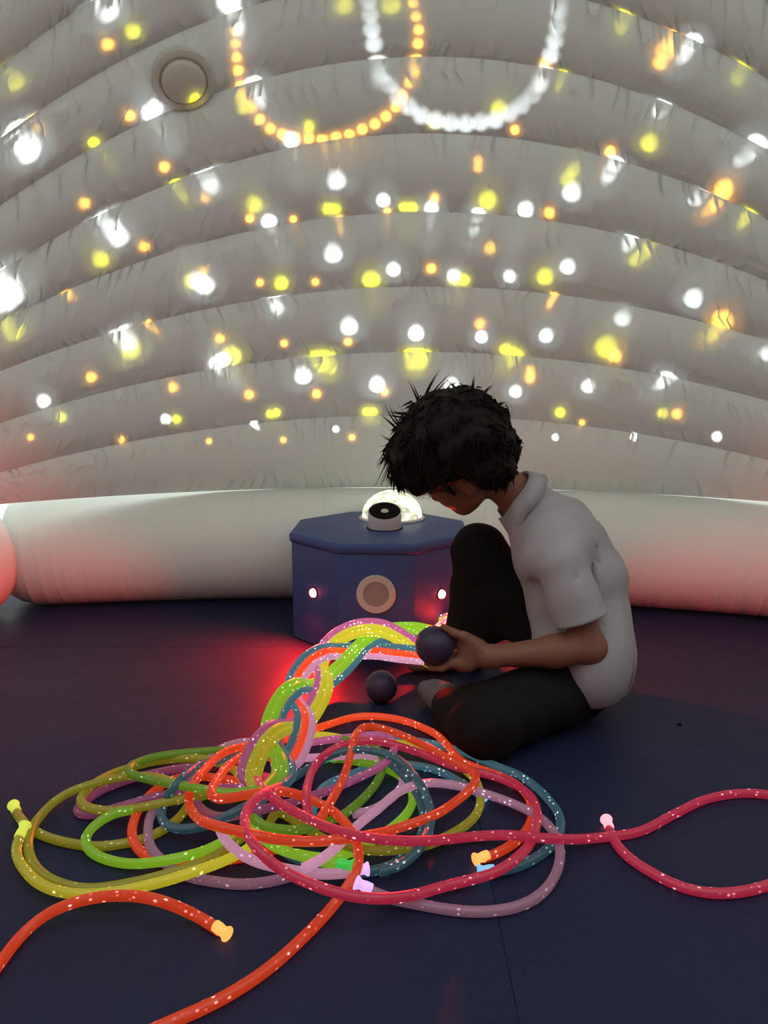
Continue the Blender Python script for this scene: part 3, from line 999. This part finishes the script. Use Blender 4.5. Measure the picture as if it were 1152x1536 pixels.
# ------------------------------------------------------------------ the boy: smooth blended volumes turned into surfaces
class Field:
    def __init__(s, lo, hi, h):
        s.h = h
        s.lo = np.array(lo, float)
        n = np.ceil((np.array(hi) - s.lo) / h).astype(int) + 1
        s.D = np.full(n, 0.5, np.float32)

    def _box(s, lo, hi):
        a = np.clip(np.floor((np.array(lo) - s.lo) / s.h).astype(int), 0, np.array(s.D.shape))
        b = np.clip(np.ceil((np.array(hi) - s.lo) / s.h).astype(int) + 1, 0, np.array(s.D.shape))
        sl = tuple(slice(i, j) for i, j in zip(a, b))
        g = [s.lo[k] + s.h * np.arange(a[k], b[k], dtype=np.float32) for k in range(3)]
        return sl, np.meshgrid(*g, indexing='ij')

    def _mix(s, sl, d, k):
        c = s.D[sl]
        hh = np.maximum(k - np.abs(c - d), 0) / k
        s.D[sl] = np.minimum(c, d) - hh * hh * k * 0.25

    def cone(s, a, b, ra, rb, k=0.02):
        a, b = np.array(a, float), np.array(b, float)
        m = max(ra, rb) + k + 3 * s.h
        sl, (X, Y, Z) = s._box(np.minimum(a, b) - m, np.maximum(a, b) + m)
        if X.size == 0:
            return
        v = b - a
        t = np.clip(((X - a[0]) * v[0] + (Y - a[1]) * v[1] + (Z - a[2]) * v[2]) / max(v @ v, 1e-9), 0, 1)
        d = np.sqrt((X - a[0] - t * v[0]) ** 2 + (Y - a[1] - t * v[1]) ** 2 + (Z - a[2] - t * v[2]) ** 2) - (ra + (rb - ra) * t)
        s._mix(sl, d.astype(np.float32), k)

    def ell(s, c, R, r, k=0.02, sub=False):
        c, r = np.array(c, float), np.array(r, float)
        R = np.array(R, float)                     # rows: local axes in world space
        m = r.max() + k + 3 * s.h
        sl, (X, Y, Z) = s._box(c - m, c + m)
        if X.size == 0:
            return
        q = [(R[i, 0] * (X - c[0]) + R[i, 1] * (Y - c[1]) + R[i, 2] * (Z - c[2])) for i in range(3)]
        k0 = np.sqrt(sum((q[i] / r[i]) ** 2 for i in range(3)))
        k1 = np.sqrt(sum((q[i] / r[i] ** 2) ** 2 for i in range(3))) + 1e-9
        d = (k0 * (k0 - 1) / k1).astype(np.float32)
        if sub:
            cc = s.D[sl]
            hh = np.maximum(k - np.abs(cc + d), 0) / k
            s.D[sl] = np.maximum(cc, -d) + hh * hh * k * 0.25
        else:
            s._mix(sl, d, k)

    def grid(s):
        return np.meshgrid(*[(s.lo[k] + s.h * np.arange(s.D.shape[k])).astype(np.float32) for k in range(3)], indexing='ij')

    def cut(s, p, n, k=0.006):                     # keep the side n points to
        X, Y, Z = s.grid()
        n = np.array(n, float) / np.linalg.norm(n)
        d = -((X - p[0]) * n[0] + (Y - p[1]) * n[1] + (Z - p[2]) * n[2])
        hh = np.maximum(k - np.abs(s.D - d), 0) / k
        s.D = np.maximum(s.D, d) + hh * hh * k * 0.25

    def mesh(s, relax=2):
        D = s.D
        ins = D < 0
        c8 = [ins[i:ins.shape[0] - 1 + i, j:ins.shape[1] - 1 + j, k:ins.shape[2] - 1 + k] for i in (0, 1) for j in (0, 1) for k in (0, 1)]
        cnt = sum(c.astype(np.int8) for c in c8)
        act = (cnt > 0) & (cnt < 8)
        I = np.argwhere(act)
        idx = np.full(act.shape, -1, np.int64)
        idx[act] = np.arange(len(I))
        corner = np.array([(i, j, k) for i in (0, 1) for j in (0, 1) for k in (0, 1)])
        val = np.stack([D[I[:, 0] + c[0], I[:, 1] + c[1], I[:, 2] + c[2]] for c in corner], 1)
        acc = np.zeros((len(I), 3))
        num = np.zeros(len(I))
        for e0 in range(8):
            for ax in range(3):
                if corner[e0][ax]:
                    continue
                e1 = e0 + (4, 2, 1)[ax]
                a, b = val[:, e0], val[:, e1]
                m = (a < 0) != (b < 0)
                t = np.where(m, a / np.where(m, a - b, 1), 0)
                pt = corner[e0][None, :] + t[:, None] * (corner[e1] - corner[e0])[None, :]
                acc += np.where(m[:, None], pt, 0)
                num += m
        V = s.lo + s.h * (I + acc / num[:, None])
        Fs = []
        for ax in range(3):
            o1, o2 = [(1, 2), (2, 0), (0, 1)][ax]
            A = np.take(ins, range(0, ins.shape[ax] - 1), axis=ax)
            B = np.take(ins, range(1, ins.shape[ax]), axis=ax)
            E = np.argwhere(A != B)
            E = E[(E[:, o1] > 0) & (E[:, o2] > 0) & (E[:, o1] < ins.shape[o1] - 1) & (E[:, o2] < ins.shape[o2] - 1)]
            q = []
            for d1, d2 in ((1, 1), (0, 1), (0, 0), (1, 0)):
                c = E.copy()
                c[:, o1] -= d1
                c[:, o2] -= d2
                q.append(idx[c[:, 0], c[:, 1], c[:, 2]])
            q = np.stack(q, 1)
            fl_ = ins[E[:, 0], E[:, 1], E[:, 2]]
            q[~fl_] = q[~fl_][:, ::-1]
            Fs.append(q)
        F = np.vstack(Fs)
        F = F[(F >= 0).all(1)]
        for _ in range(relax):
            S = np.zeros_like(V)
            n = np.zeros(len(V))
            for i in range(4):
                a, b = F[:, i], F[:, (i + 1) % 4]
                np.add.at(S, a, V[b])
                np.add.at(n, a, 1)
                np.add.at(S, b, V[a])
                np.add.at(n, b, 1)
            V = V * 0.45 + 0.55 * S / np.maximum(n, 1)[:, None]
        return V, F


def field_obj(name, fld, mat, root, relax=2):
    V, F = fld.mesh(relax)
    me = bpy.data.meshes.new(name)
    me.vertices.add(len(V))
    me.vertices.foreach_set('co', V.astype(np.float32).ravel())
    me.loops.add(len(F) * 4)
    me.loops.foreach_set('vertex_index', F.astype(np.int32).ravel())
    me.polygons.add(len(F))
    me.polygons.foreach_set('loop_start', np.arange(0, len(F) * 4, 4, dtype=np.int32))
    me.polygons.foreach_set('use_smooth', np.ones(len(F), bool))
    me.update(calc_edges=True)
    me.validate()
    me.materials.append(mat)
    o = bpy.data.objects.new(name, me)
    link(o)
    return child(o, root)


def unit(v):
    v = np.array(v, float)
    return v / np.linalg.norm(v)


I3 = np.eye(3)
# head frame: f looks out of the face, u to the crown, l to the boy's left ear (towards the camera)
hf = unit((-0.73, 0.40, -0.57))
hu = np.array((-0.66, -0.36, 0.66))
hu = unit(hu - hf * (hu @ hf))
hl = np.cross(hu, hf)
EAR = at(694, 728, 1.545)
HC = EAR - hl * 0.066                              # middle of the head at ear height
HS = 1.0


def hp(f, u, l):
    return HC + HS * (f * hf + u * hu + l * hl)


HR = np.array([hf, hu, hl])
# torso joints
bf = unit((-0.94, 0.34, 0))                        # way the body faces
bl = np.array([-0.34, -0.94, 0])                   # boy's left
PEL = at(868, 992, 1.60)
BEL = at(868, 930, 1.61)
CHE = at(848, 862, 1.62)
UPC = at(815, 795, 1.62)
NKB = at(785, 752, 1.615)
SHL = at(838, 838, 1.492)
SHR = SHL - bl * 0.255 + np.array([0, 0, 0.005])
ELB = at(886, 972, 1.452)
WRI = at(735, 985, 1.445)
ELR = at(856, 985, 1.690)
WRR = at(745, 985, 1.590)

# legs
HIPL, KNEL, ANKL = at(858, 1028, 1.53), at(728, 1088, 1.375), at(668, 1052, 1.560)
HIPR, KNER, ANKR = at(850, 985, 1.70), at(718, 826, 1.745), at(697, 972, 1.830)

LO, HI = (-0.02, 1.22, -0.004), (0.66, 2.0, 0.80)
body = Field(LO, HI, 0.0040)
for c, r in ((PEL, (.085, .105, .085)), (BEL, (.078, .098, .085)), (CHE, (.082, .108, .09)), (UPC, (.060, .098, .060))):
    body.ell(c, np.array([bf, bl, [0, 0, 1]]), r, 0.05)
body.cone(SHL, SHR, .030, .030, 0.04)
body.cone(UPC, NKB, .055, .044, 0.03)
NKT = hp(-0.030, -0.045, 0.0)
body.cone(NKB, NKT, .042, .041, 0.02)
# head
body.ell(hp(-0.015, 0.045, 0), HR, (.088, .082, .072), 0.02)
body.ell(hp(0.028, 0.000, 0), HR, (.058, .078, .058), 0.03)
body.ell(hp(0.045, -0.050, 0), HR, (.040, .044, .044), 0.03)
body.ell(hp(0.066, -0.078, 0), HR, (.015, .014, .018), 0.025)          # chin
body.cone(hp(0.010, -0.050, .050), hp(0.060, -0.080, .014), .014, .013, 0.03)
body.cone(hp(0.010, -0.050, -.050), hp(0.060, -0.080, -.014), .014, .013, 0.03)
body.cone(hp(0.082, 0.008, 0), hp(0.099, -0.028, 0), .007, .0095, 0.014)   # nose
body.ell(hp(0.092, -0.032, .010), HR, (.008, .006, .006), 0.008)
body.ell(hp(0.092, -0.032, -.010), HR, (.008, .006, .006), 0.008)
body.cone(hp(0.081, -0.051, .016), hp(0.088, -0.050, 0), .0045, .006, 0.008)
body.cone(hp(0.081, -0.051, -.016), hp(0.088, -0.050, 0), .0045, .006, 0.008)
body.cone(hp(0.079, -0.060, .014), hp(0.085, -0.060, 0), .0045, .0065, 0.008)
body.cone(hp(0.079, -0.060, -.014), hp(0.085, -0.060, 0), .0045, .0065, 0.008)
for sg in (1, -1):
    body.ell(hp(0.050, -0.022, sg * .036), HR, (.024, .022, .020), 0.025)      # cheek
    body.ell(hp(0.090, 0.006, sg * .030), HR, (.016, .011, .016), 0.012, True)  # eye socket
    body.cone(hp(0.080, 0.022, sg * .014), hp(0.068, 0.022, sg * .048), .009, .009, 0.02)   # brow
    # ear: rim and lobe with a hollow
    body.ell(hp(-0.008, 0.000, sg * .075), np.array([unit(hf - 0.45 * sg * hl), hu, unit(hl * sg + 0.45 * hf)]), (.019, .030, .0085), 0.006)
    body.ell(hp(-0.003, 0.002, sg * .086), HR, (.010, .016, .009), 0.005, True)
    body.ell(hp(0.000, -0.022, sg * .068), HR, (.008, .009, .006), 0.010)
# arms
body.cone(SHL, ELB, .032, .0300, 0.02)
body.cone(ELB, ELB + (WRI - ELB) * 0.35, .0285, .0300, 0.02)
body.cone(ELB + (WRI - ELB) * 0.35, WRI, .0300, .0205, 0.02)
body.cone(SHR, ELR, .036, .030, 0.03)
body.cone(ELR, WRR, .030, .021, 0.02)


# left hand round the ball: thumb over the top, four fingers underneath and behind
def onball(px, py, Y, extra):                       # a point pushed out to the ball's surface
    v = at(px, py, Y) - BALL1
    return BALL1 + unit(v) * (BR1 + extra)


PALM = at(703, 985, 1.462)
body.cone(WRI, PALM + np.array([.012, 0, 0]), .0200, .0215, 0.018)
body.cone(at(712, 972, 1.450), at(696, 996, 1.455), .0165, .0165, 0.018)
body.cone(at(712, 985, 1.472), at(697, 985, 1.490), .0165, .0150, 0.018)
body.cone(at(702, 962, 1.446), at(697, 992, 1.449), .0115, .0125, 0.012)
body.cone(at(695, 966, 1.452), at(693, 984, 1.455), .0105, .0115, 0.010)


def finger(pts, r0, r1, k=0.004):
    n = len(pts)
    for i in range(n - 1):
        body.cone(pts[i], pts[i + 1], r0 + (r1 - r0) * i / (n - 1), r0 + (r1 - r0) * (i + 1) / (n - 1), k if i else 0.012)


finger([at(716, 968, 1.448), at(697, 955, 1.442), onball(682, 948, 1.440, .0085), onball(664, 941, 1.440, .0072)], .0120, .0070)
finger([at(703, 998, 1.446), onball(681, 1000, 1.440, .0085), onball(664, 1007, 1.438, .0080), onball(644, 1003, 1.440, .0070)], .0105, .0066)
finger([at(701, 1000, 1.462), onball(680, 1003, 1.462, .0088), onball(660, 1012, 1.462, .0082), onball(636, 1003, 1.462, .0072)], .0105, .0066)
finger([at(701, 995, 1.480), onball(684, 997, 1.484, .0088), onball(662, 1000, 1.490, .0082), onball(640, 990, 1.486, .0072)], .0100, .0064)
finger([at(701, 985, 1.492), onball(686, 984, 1.496, .0085), onball(668, 984, 1.505, .0080), onball(650, 978, 1.505, .0070)], .0090, .0058)
# right hand, resting relaxed behind the left one
PR_ = at(722, 978, 1.585)
body.cone(WRR, PR_, .020, .0205, 0.015)
body.ell(PR_ + np.array([-.012, 0, 0]), I3, (.026, .018, .030), 0.012)
for j in range(4):
    b0 = at(708, 964 + 8 * j, 1.583)
    b1 = b0 + np.array([-.018, -.010, .002])
    b2 = b1 + np.array([-.004, -.020, .000])
    finger([b0, b1, b2, b2 + np.array([.004, -.012, -.002])], .0095, .0062)
b0 = at(722, 966, 1.575)
finger([b0, b0 + np.array([-.018, -.012, .014]), b0 + np.array([-.036, -.022, .016]), b0 + np.array([-.046, -.028, .012])], .0100, .0070)
# legs and feet
body.cone(HIPL, KNEL, .058, .044, 0.04)
body.cone(KNEL, KNEL + (ANKL - KNEL) * .3, .036, .035, 0.02)
body.cone(KNEL + (ANKL - KNEL) * .3, ANKL, .035, .024, 0.02)
body.cone(HIPR, KNER, .060, .044, 0.04)
body.cone(KNER, KNER + (ANKR - KNER) * .35, .043, .047, 0.02)
body.cone(KNER + (ANKR - KNER) * .35, ANKR, .047, .031, 0.02)


def foot(ank, toe, r=.026):
    mid = (ank + toe) / 2
    body.cone(ank, toe, .026, .017, 0.02)


TOEL = at(640, 1036, 1.625)
TOEL[2] = max(TOEL[2], .030)
ANKL[2] = max(ANKL[2], .036)
HEELR = ANKR + np.array([.015, .0, -.06])
TOER = ANKR + np.array([-.125, -.03, -.085])
HEELR[2] = max(.03, HEELR[2])
TOER[2] = max(.024, TOER[2])
foot(ANKL, TOEL)
body.cone(ANKR, HEELR, .030, .027, 0.02)
foot(HEELR, TOER)
person = empty('person', (float(PEL[0]), float(PEL[1]), 0.0))
tag(person, 'child in pale polo shirt and black trousers sitting bowed over a plum ball', 'person')
field_obj('skin', body, SKIN, person, 2)

# shirt
sh = Field((0.10, 1.30, 0.0), (0.66, 1.95, 0.66), 0.0042)
TR = np.array([bf, bl, [0, 0, 1]])
tilt = np.array([unit((-0.86, 0.31, 0.40)), bl, unit((0.38, -0.13, 0.92))])
sh.ell(at(884, 1000, 1.560), TR, (.088, .122, .080), 0.05)
sh.ell(at(868, 945, 1.60), TR, (.104, .122, .095), 0.05)
sh.ell(at(862, 870, 1.615), TR, (.112, .128, .100), 0.05)
sh.ell(at(838, 805, 1.62), tilt, (.090, .122, .075), 0.05)
sh.ell(at(815, 828, 1.590), TR, (.058, .085, .066), 0.04)
sh.cone(at(835, 812, 1.535), at(835, 812, 1.535) - bl * 0.20, .052, .052, 0.05)
sh.cone(UPC, at(786, 748, 1.615), .062, .054, 0.04)
sh.cone(at(838, 832, 1.515), at(843, 850, 1.485), .050, .050, 0.035)
sh.cone(at(840, 848, 1.480), at(884, 962, 1.447), .048, .059, 0.007)
sh.cone(SHR, ELR * 0.72 + SHR * 0.28, .050, .056, 0.02)
# folds and creases
for (a, b, r) in (((868, 812, 1.515), (890, 880, 1.50), .010), ((893, 825, 1.53), (900, 905, 1.51), .008), ((850, 905, 1.44), (872, 850, 1.425), .006),
                  ((912, 900, 1.52), (905, 985, 1.50), .010), ((800, 880, 1.52), (826, 960, 1.49), .012), ((865, 1030, 1.475), (905, 1005, 1.47), .010),
                  ((820, 800, 1.53), (870, 825, 1.49), .007)):
    a, b = at(*a), at(*b)
    m = r + 0.03
    sl, (X, Y, Z) = sh._box(np.minimum(a, b) - m, np.maximum(a, b) + m)
    v = b - a
    t = np.clip(((X - a[0]) * v[0] + (Y - a[1]) * v[1] + (Z - a[2]) * v[2]) / (v @ v), 0, 1)
    d = np.sqrt((X - a[0] - t * v[0]) ** 2 + (Y - a[1] - t * v[1]) ** 2 + (Z - a[2] - t * v[2]) ** 2)
    sh.D[sl] += (1.3 * r * np.exp(-(d / (0.9 * r)) ** 2)).astype(np.float32)
X, Y, Z = sh.grid()
sh.D += 0.0022 * np.sin(38 * X + 21 * Z + 9 * np.sin(9 * Y + 4 * Z)) + 0.0016 * np.sin(61 * Z - 30 * X + 20 * Y)
# sleeve end, hem and neck opening
pc = at(868, 930, 1.468)
nrm = unit(at(842, 850, 1.49) - at(884, 962, 1.462))
slv = ((X - pc[0]) * nrm[0] + (Y - pc[1]) * nrm[1] + (Z - pc[2]) * nrm[2])
axd = at(843, 850, 1.488)
axv = unit(at(884, 962, 1.462) - axd)
tt = (X - axd[0]) * axv[0] + (Y - axd[1]) * axv[1] + (Z - axd[2]) * axv[2]
rad = np.sqrt((X - axd[0] - tt * axv[0]) ** 2 + (Y - axd[1] - tt * axv[1]) ** 2 + (Z - axd[2] - tt * axv[2]) ** 2)
zone = (rad < 0.085) & (Y < 1.51) & (slv < 0.03)
sh.D = np.where(zone, np.maximum(sh.D, -slv), sh.D).astype(np.float32)
sh.ell(at(893, 1000, 1.492), TR, (.064, .070, .092), 0.03)
sh.ell(at(908, 975, 1.535), TR, (.052, .085, .100), 0.04)
hemz = 0.064 + np.clip((0.385 - X) / 0.05, 0, 1) * 0.080 + 0.004 * np.sin(60 * X + 25 * Y)
sh.D = np.maximum(sh.D, hemz - Z).astype(np.float32)
nk = unit(NKT - NKB)
sh.cut(at(776, 742, 1.60), -nk, 0.004)
field_obj('shirt', sh, SHIRT, person, 2)

# collar: a folded band round the neck with two pointed wings
ring = []
cc = NKB + nk * 0.012
e1 = unit(np.cross(nk, bl))
if e1 @ bf < 0:
    e1 = -e1
e2 = np.cross(nk, e1)
if e2 @ bl < 0:
    e2 = -e2
V, F = [], []
NC = 40
for i in range(NC + 1):
    a = math.radians(-160 + 320 * i / NC)          # 0 = nape, the gap is at the throat
    fr = -math.cos(a)                              # +1 front
    dirv = e1 * fr + e2 * math.sin(a)
    front = max(0.0, fr)
    wing = front ** 1.5
    top = cc + nk * (0.022 - 0.018 * front) + dirv * (0.049 + 0.008 * front)
    fold = top + nk * 0.002 + dirv * 0.006
    low = cc + nk * (-0.012 - 0.075 * wing) + dirv * (0.072 + 0.018 * front)
    low2 = low - dirv * 0.004
    inn = cc - nk * 0.015 + dirv * 0.050
    V += [inn, top, fold, low, low2]
for i in range(NC):
    for k in range(4):
        a, b = i * 5 + k, (i + 1) * 5 + k
        F.append((a, b, b + 1, a + 1))
co = mesh_obj('collar', V, F, SHIRT, None, True)
co.modifiers.new('thick', 'SOLIDIFY').thickness = 0.0025
child(co, person)

# trousers
tr = Field((0.02, 1.20, 0.002), (0.62, 2.0, 0.46), 0.0045)
tr.ell(at(868, 1000, 1.575), TR, (.100, .118, .075), 0.05)
tr.cone(HIPL, KNEL, .074, .060, 0.05)
tr.cone(KNEL + np.array([0, 0, -.004]), at(684, 1076, 1.475), .058, .044, 0.03)
tr.cone(at(690, 1074, 1.47), at(676, 1062, 1.52), .044, .040, 0.02)
tr.cone(at(765, 1058, 1.46), at(715, 1066, 1.47), .055, .045, 0.05)
tr.cone(HIPR, KNER, .080, .058, 0.05)
tr.cone(KNER, ANKR + (KNER - ANKR) * .12, .057, .050, 0.03)
tr.cone(at(745, 880, 1.75), at(735, 935, 1.77), .050, .045, 0.04)
X, Y, Z = tr.grid()
tr.D += 0.0025 * np.sin(45 * X + 30 * Z + 6 * np.sin(14 * Y)) + 0.0018 * np.sin(70 * Z - 22 * X + 31 * Y)
field_obj('trousers', tr, TROUSER, person, 2)

# socks
for (a, t) in ((ANKL, TOEL), (HEELR, TOER)):
    sk = Field(np.minimum(a, t) - .07, np.maximum(a, t) + .07, 0.0035)
    sk.cone(a, t, .031, .021, 0.02)
    sk.cone(a, (a + t) / 2 + np.array([0, 0, .004]), .032, .027, 0.02)
    if a is HEELR:
        sk.cone(ANKR, HEELR, .035, .032, 0.02)
    sk.cut((0, 0, 0.003), (0, 0, 1))
    field_obj('sock', sk, SOCK, person, 2)

# eyes
for sg in (1, -1):
    bm = bmesh.new()
    bmesh.ops.create_uvsphere(bm, u_segments=20, v_segments=12, radius=0.0115)
    o = bm_obj('eyeball', bm, EYEW, None, True)
    o.location = hp(0.0705, 0.006, sg * .030)
    o.location = Vector(o.location)
    o.parent = person
    o.matrix_parent_inverse = Matrix.Translation(person.location).inverted()

# hair: a thick mop with loose tufts
ha = Field(HC - 0.21, HC + 0.21, 0.0040)
ha.ell(hp(-0.030, 0.062, 0), HR, (.108, .104, .100), 0.03)
ha.ell(hp(-0.055, 0.030, 0), HR, (.078, .095, .088), 0.03)
ha.ell(hp(0.040, 0.095, 0.01), HR, (.062, .055, .078), 0.03)
ha.ell(hp(0.068, 0.060, 0.012), HR, (.032, .042, .066), 0.03)
ha.ell(hp(-0.062, -0.030, 0), HR, (.045, .050, .058), 0.03)
ha.ell(hp(0.014, 0.012, 0.064), HR, (.018, .034, .014), 0.02)
X, Y, Z = ha.grid()
ha.D += 0.004 * np.sin(60 * X + 35 * Z + 4 * np.sin(40 * Y)) + 0.003 * np.sin(85 * Z - 50 * X + 60 * Y)
# keep the face, ear and neck clear
q = [(HR[i, 0] * (X - HC[0]) + HR[i, 1] * (Y - HC[1]) + HR[i, 2] * (Z - HC[2])) for i in range(3)]
face = np.maximum(0.058 - q[0] - 0.15 * q[1], q[1] - 0.036)
ha.D = np.maximum(ha.D, -face)
earz = np.sqrt(((q[0] + 0.004) / 1.0) ** 2 + ((q[1] + 0.004) / 1.25) ** 2) - 0.030
ha.D = np.where(np.abs(q[2]) > 0.05, np.maximum(ha.D, -earz), ha.D)
cheek = np.maximum(-(q[0] - 0.000), q[1] + 0.012)
ha.D = np.maximum(ha.D, -cheek)
ha.D = np.maximum(ha.D, -(q[1] + 0.085 + 0.25 * q[0])).astype(np.float32)
hair_o = field_obj('hair', ha, HAIR, person, 2)

hv, hfc = ha.mesh(1)
cen = hp(-0.02, 0.04, 0)
tv, tf = [], []


def tuft(p, d, bend, ln, r):
    base = len(tv)
    d = unit(d)
    s1_ = unit(np.cross(d, bend) + 1e-6)
    n = 6
    for i in range(n):
        t = i / (n - 1)
        c = p + d * ln * t + bend * ln * t * t
        rr = r * (1 - t) ** 0.8 + 0.0003
        s2_ = unit(np.cross(d, s1_))
        for k in range(4):
            a = math.pi / 2 * k
            tv.append(c + rr * (math.cos(a) * s1_ + 0.6 * math.sin(a) * s2_))
    for i in range(n - 1):
        for k in range(4):
            tf.append((base + i * 4 + k, base + i * 4 + (k + 1) % 4, base + (i + 1) * 4 + (k + 1) % 4, base + (i + 1) * 4 + k))


sel = rng.choice(len(hv), 620, replace=False)
crown = hp(-0.075, 0.125, 0.0)


def clear(p):                                       # nothing hangs over the ear, cheek or eyes
    r_ = p - HC
    f_, u_, l_ = r_ @ hf, r_ @ hu, r_ @ hl
    if u_ < -0.080 or (f_ > 0.030 and u_ < 0.038):
        return False
    return not (abs(l_) > 0.035 and u_ < 0.030 and -0.034 < f_ < 0.06)


for i in sel:
    p0 = hv[i]
    out = unit(p0 - cen)
    rel = p0 - HC
    fz, uz = rel @ hf, rel @ hu
    flow = p0 - crown
    flow = unit(flow - out * (flow @ out))
    side = np.cross(flow, out)
    sw = rng.normal()
    back = fz < -0.045 + 0.3 * (uz - 0.05)
    lift = 0.08 if back else rng.uniform(0.0, 0.38)
    d0 = flow + out * lift + side * 0.35 * sw
    bend0 = side * rng.normal() * 0.5 + out * (rng.uniform(-0.5, 0.1) if back else rng.uniform(-0.55, 0.5))
    ln0 = rng.uniform(0.016, 0.026) if back else rng.uniform(0.022, 0.046)
    for _ in range(6):
        p = p0 + rng.normal(size=3) * 0.0038 - out * 0.003
        d = d0 + rng.normal(size=3) * 0.09
        ln = ln0 * rng.uniform(0.7, 1.1)
        if clear(p) and clear(p + unit(d) * ln + bend0 * ln):
            tuft(p, d, bend0 + rng.normal(size=3) * 0.08, ln, rng.uniform(0.0016, 0.0030))
# the long cowlicks seen against the light
for (x0, y0, x1, y1, bx_, by_) in ((637, 600, 640, 562, 12, -6), (645, 598, 652, 572, 14, -8), (628, 606, 622, 582, -6, -8), (600, 640, 578, 628, -2, -14), (606, 652, 582, 636, -8, -10),
                                   (598, 668, 580, 662, -6, -6), (596, 690, 579, 688, -4, 4), (684, 588, 680, 570, -8, -2), (708, 588, 706, 570, 3, -5), (722, 594, 728, 578, 8, -2),
                                   (665, 594, 668, 576, 8, -4), (740, 610, 752, 600, 6, 2), (612, 622, 598, 612, -10, 4), (615, 720, 625, 738, 14, 6), (630, 722, 640, 738, 12, 2), (604, 705, 598, 722, 8, 12)):
    Yh = 1.60
    a, b = at(x0, y0, Yh), at(x1, y1, Yh)
    bend = 1.8 * (at(x1 + bx_, y1 + by_, Yh) - b) / max(1e-6, np.linalg.norm(b - a))
    tuft(a, b - a, bend, float(np.linalg.norm(b - a)) * 0.95, 0.0046)
    tuft(a + np.array([.004, .012, 0]), b - a + rng.normal(size=3) * .004, bend, float(np.linalg.norm(b - a)) * .8, 0.0045)
tu = mesh_obj('tufts', tv, tf, HAIR, None, True)
tu.parent = hair_o
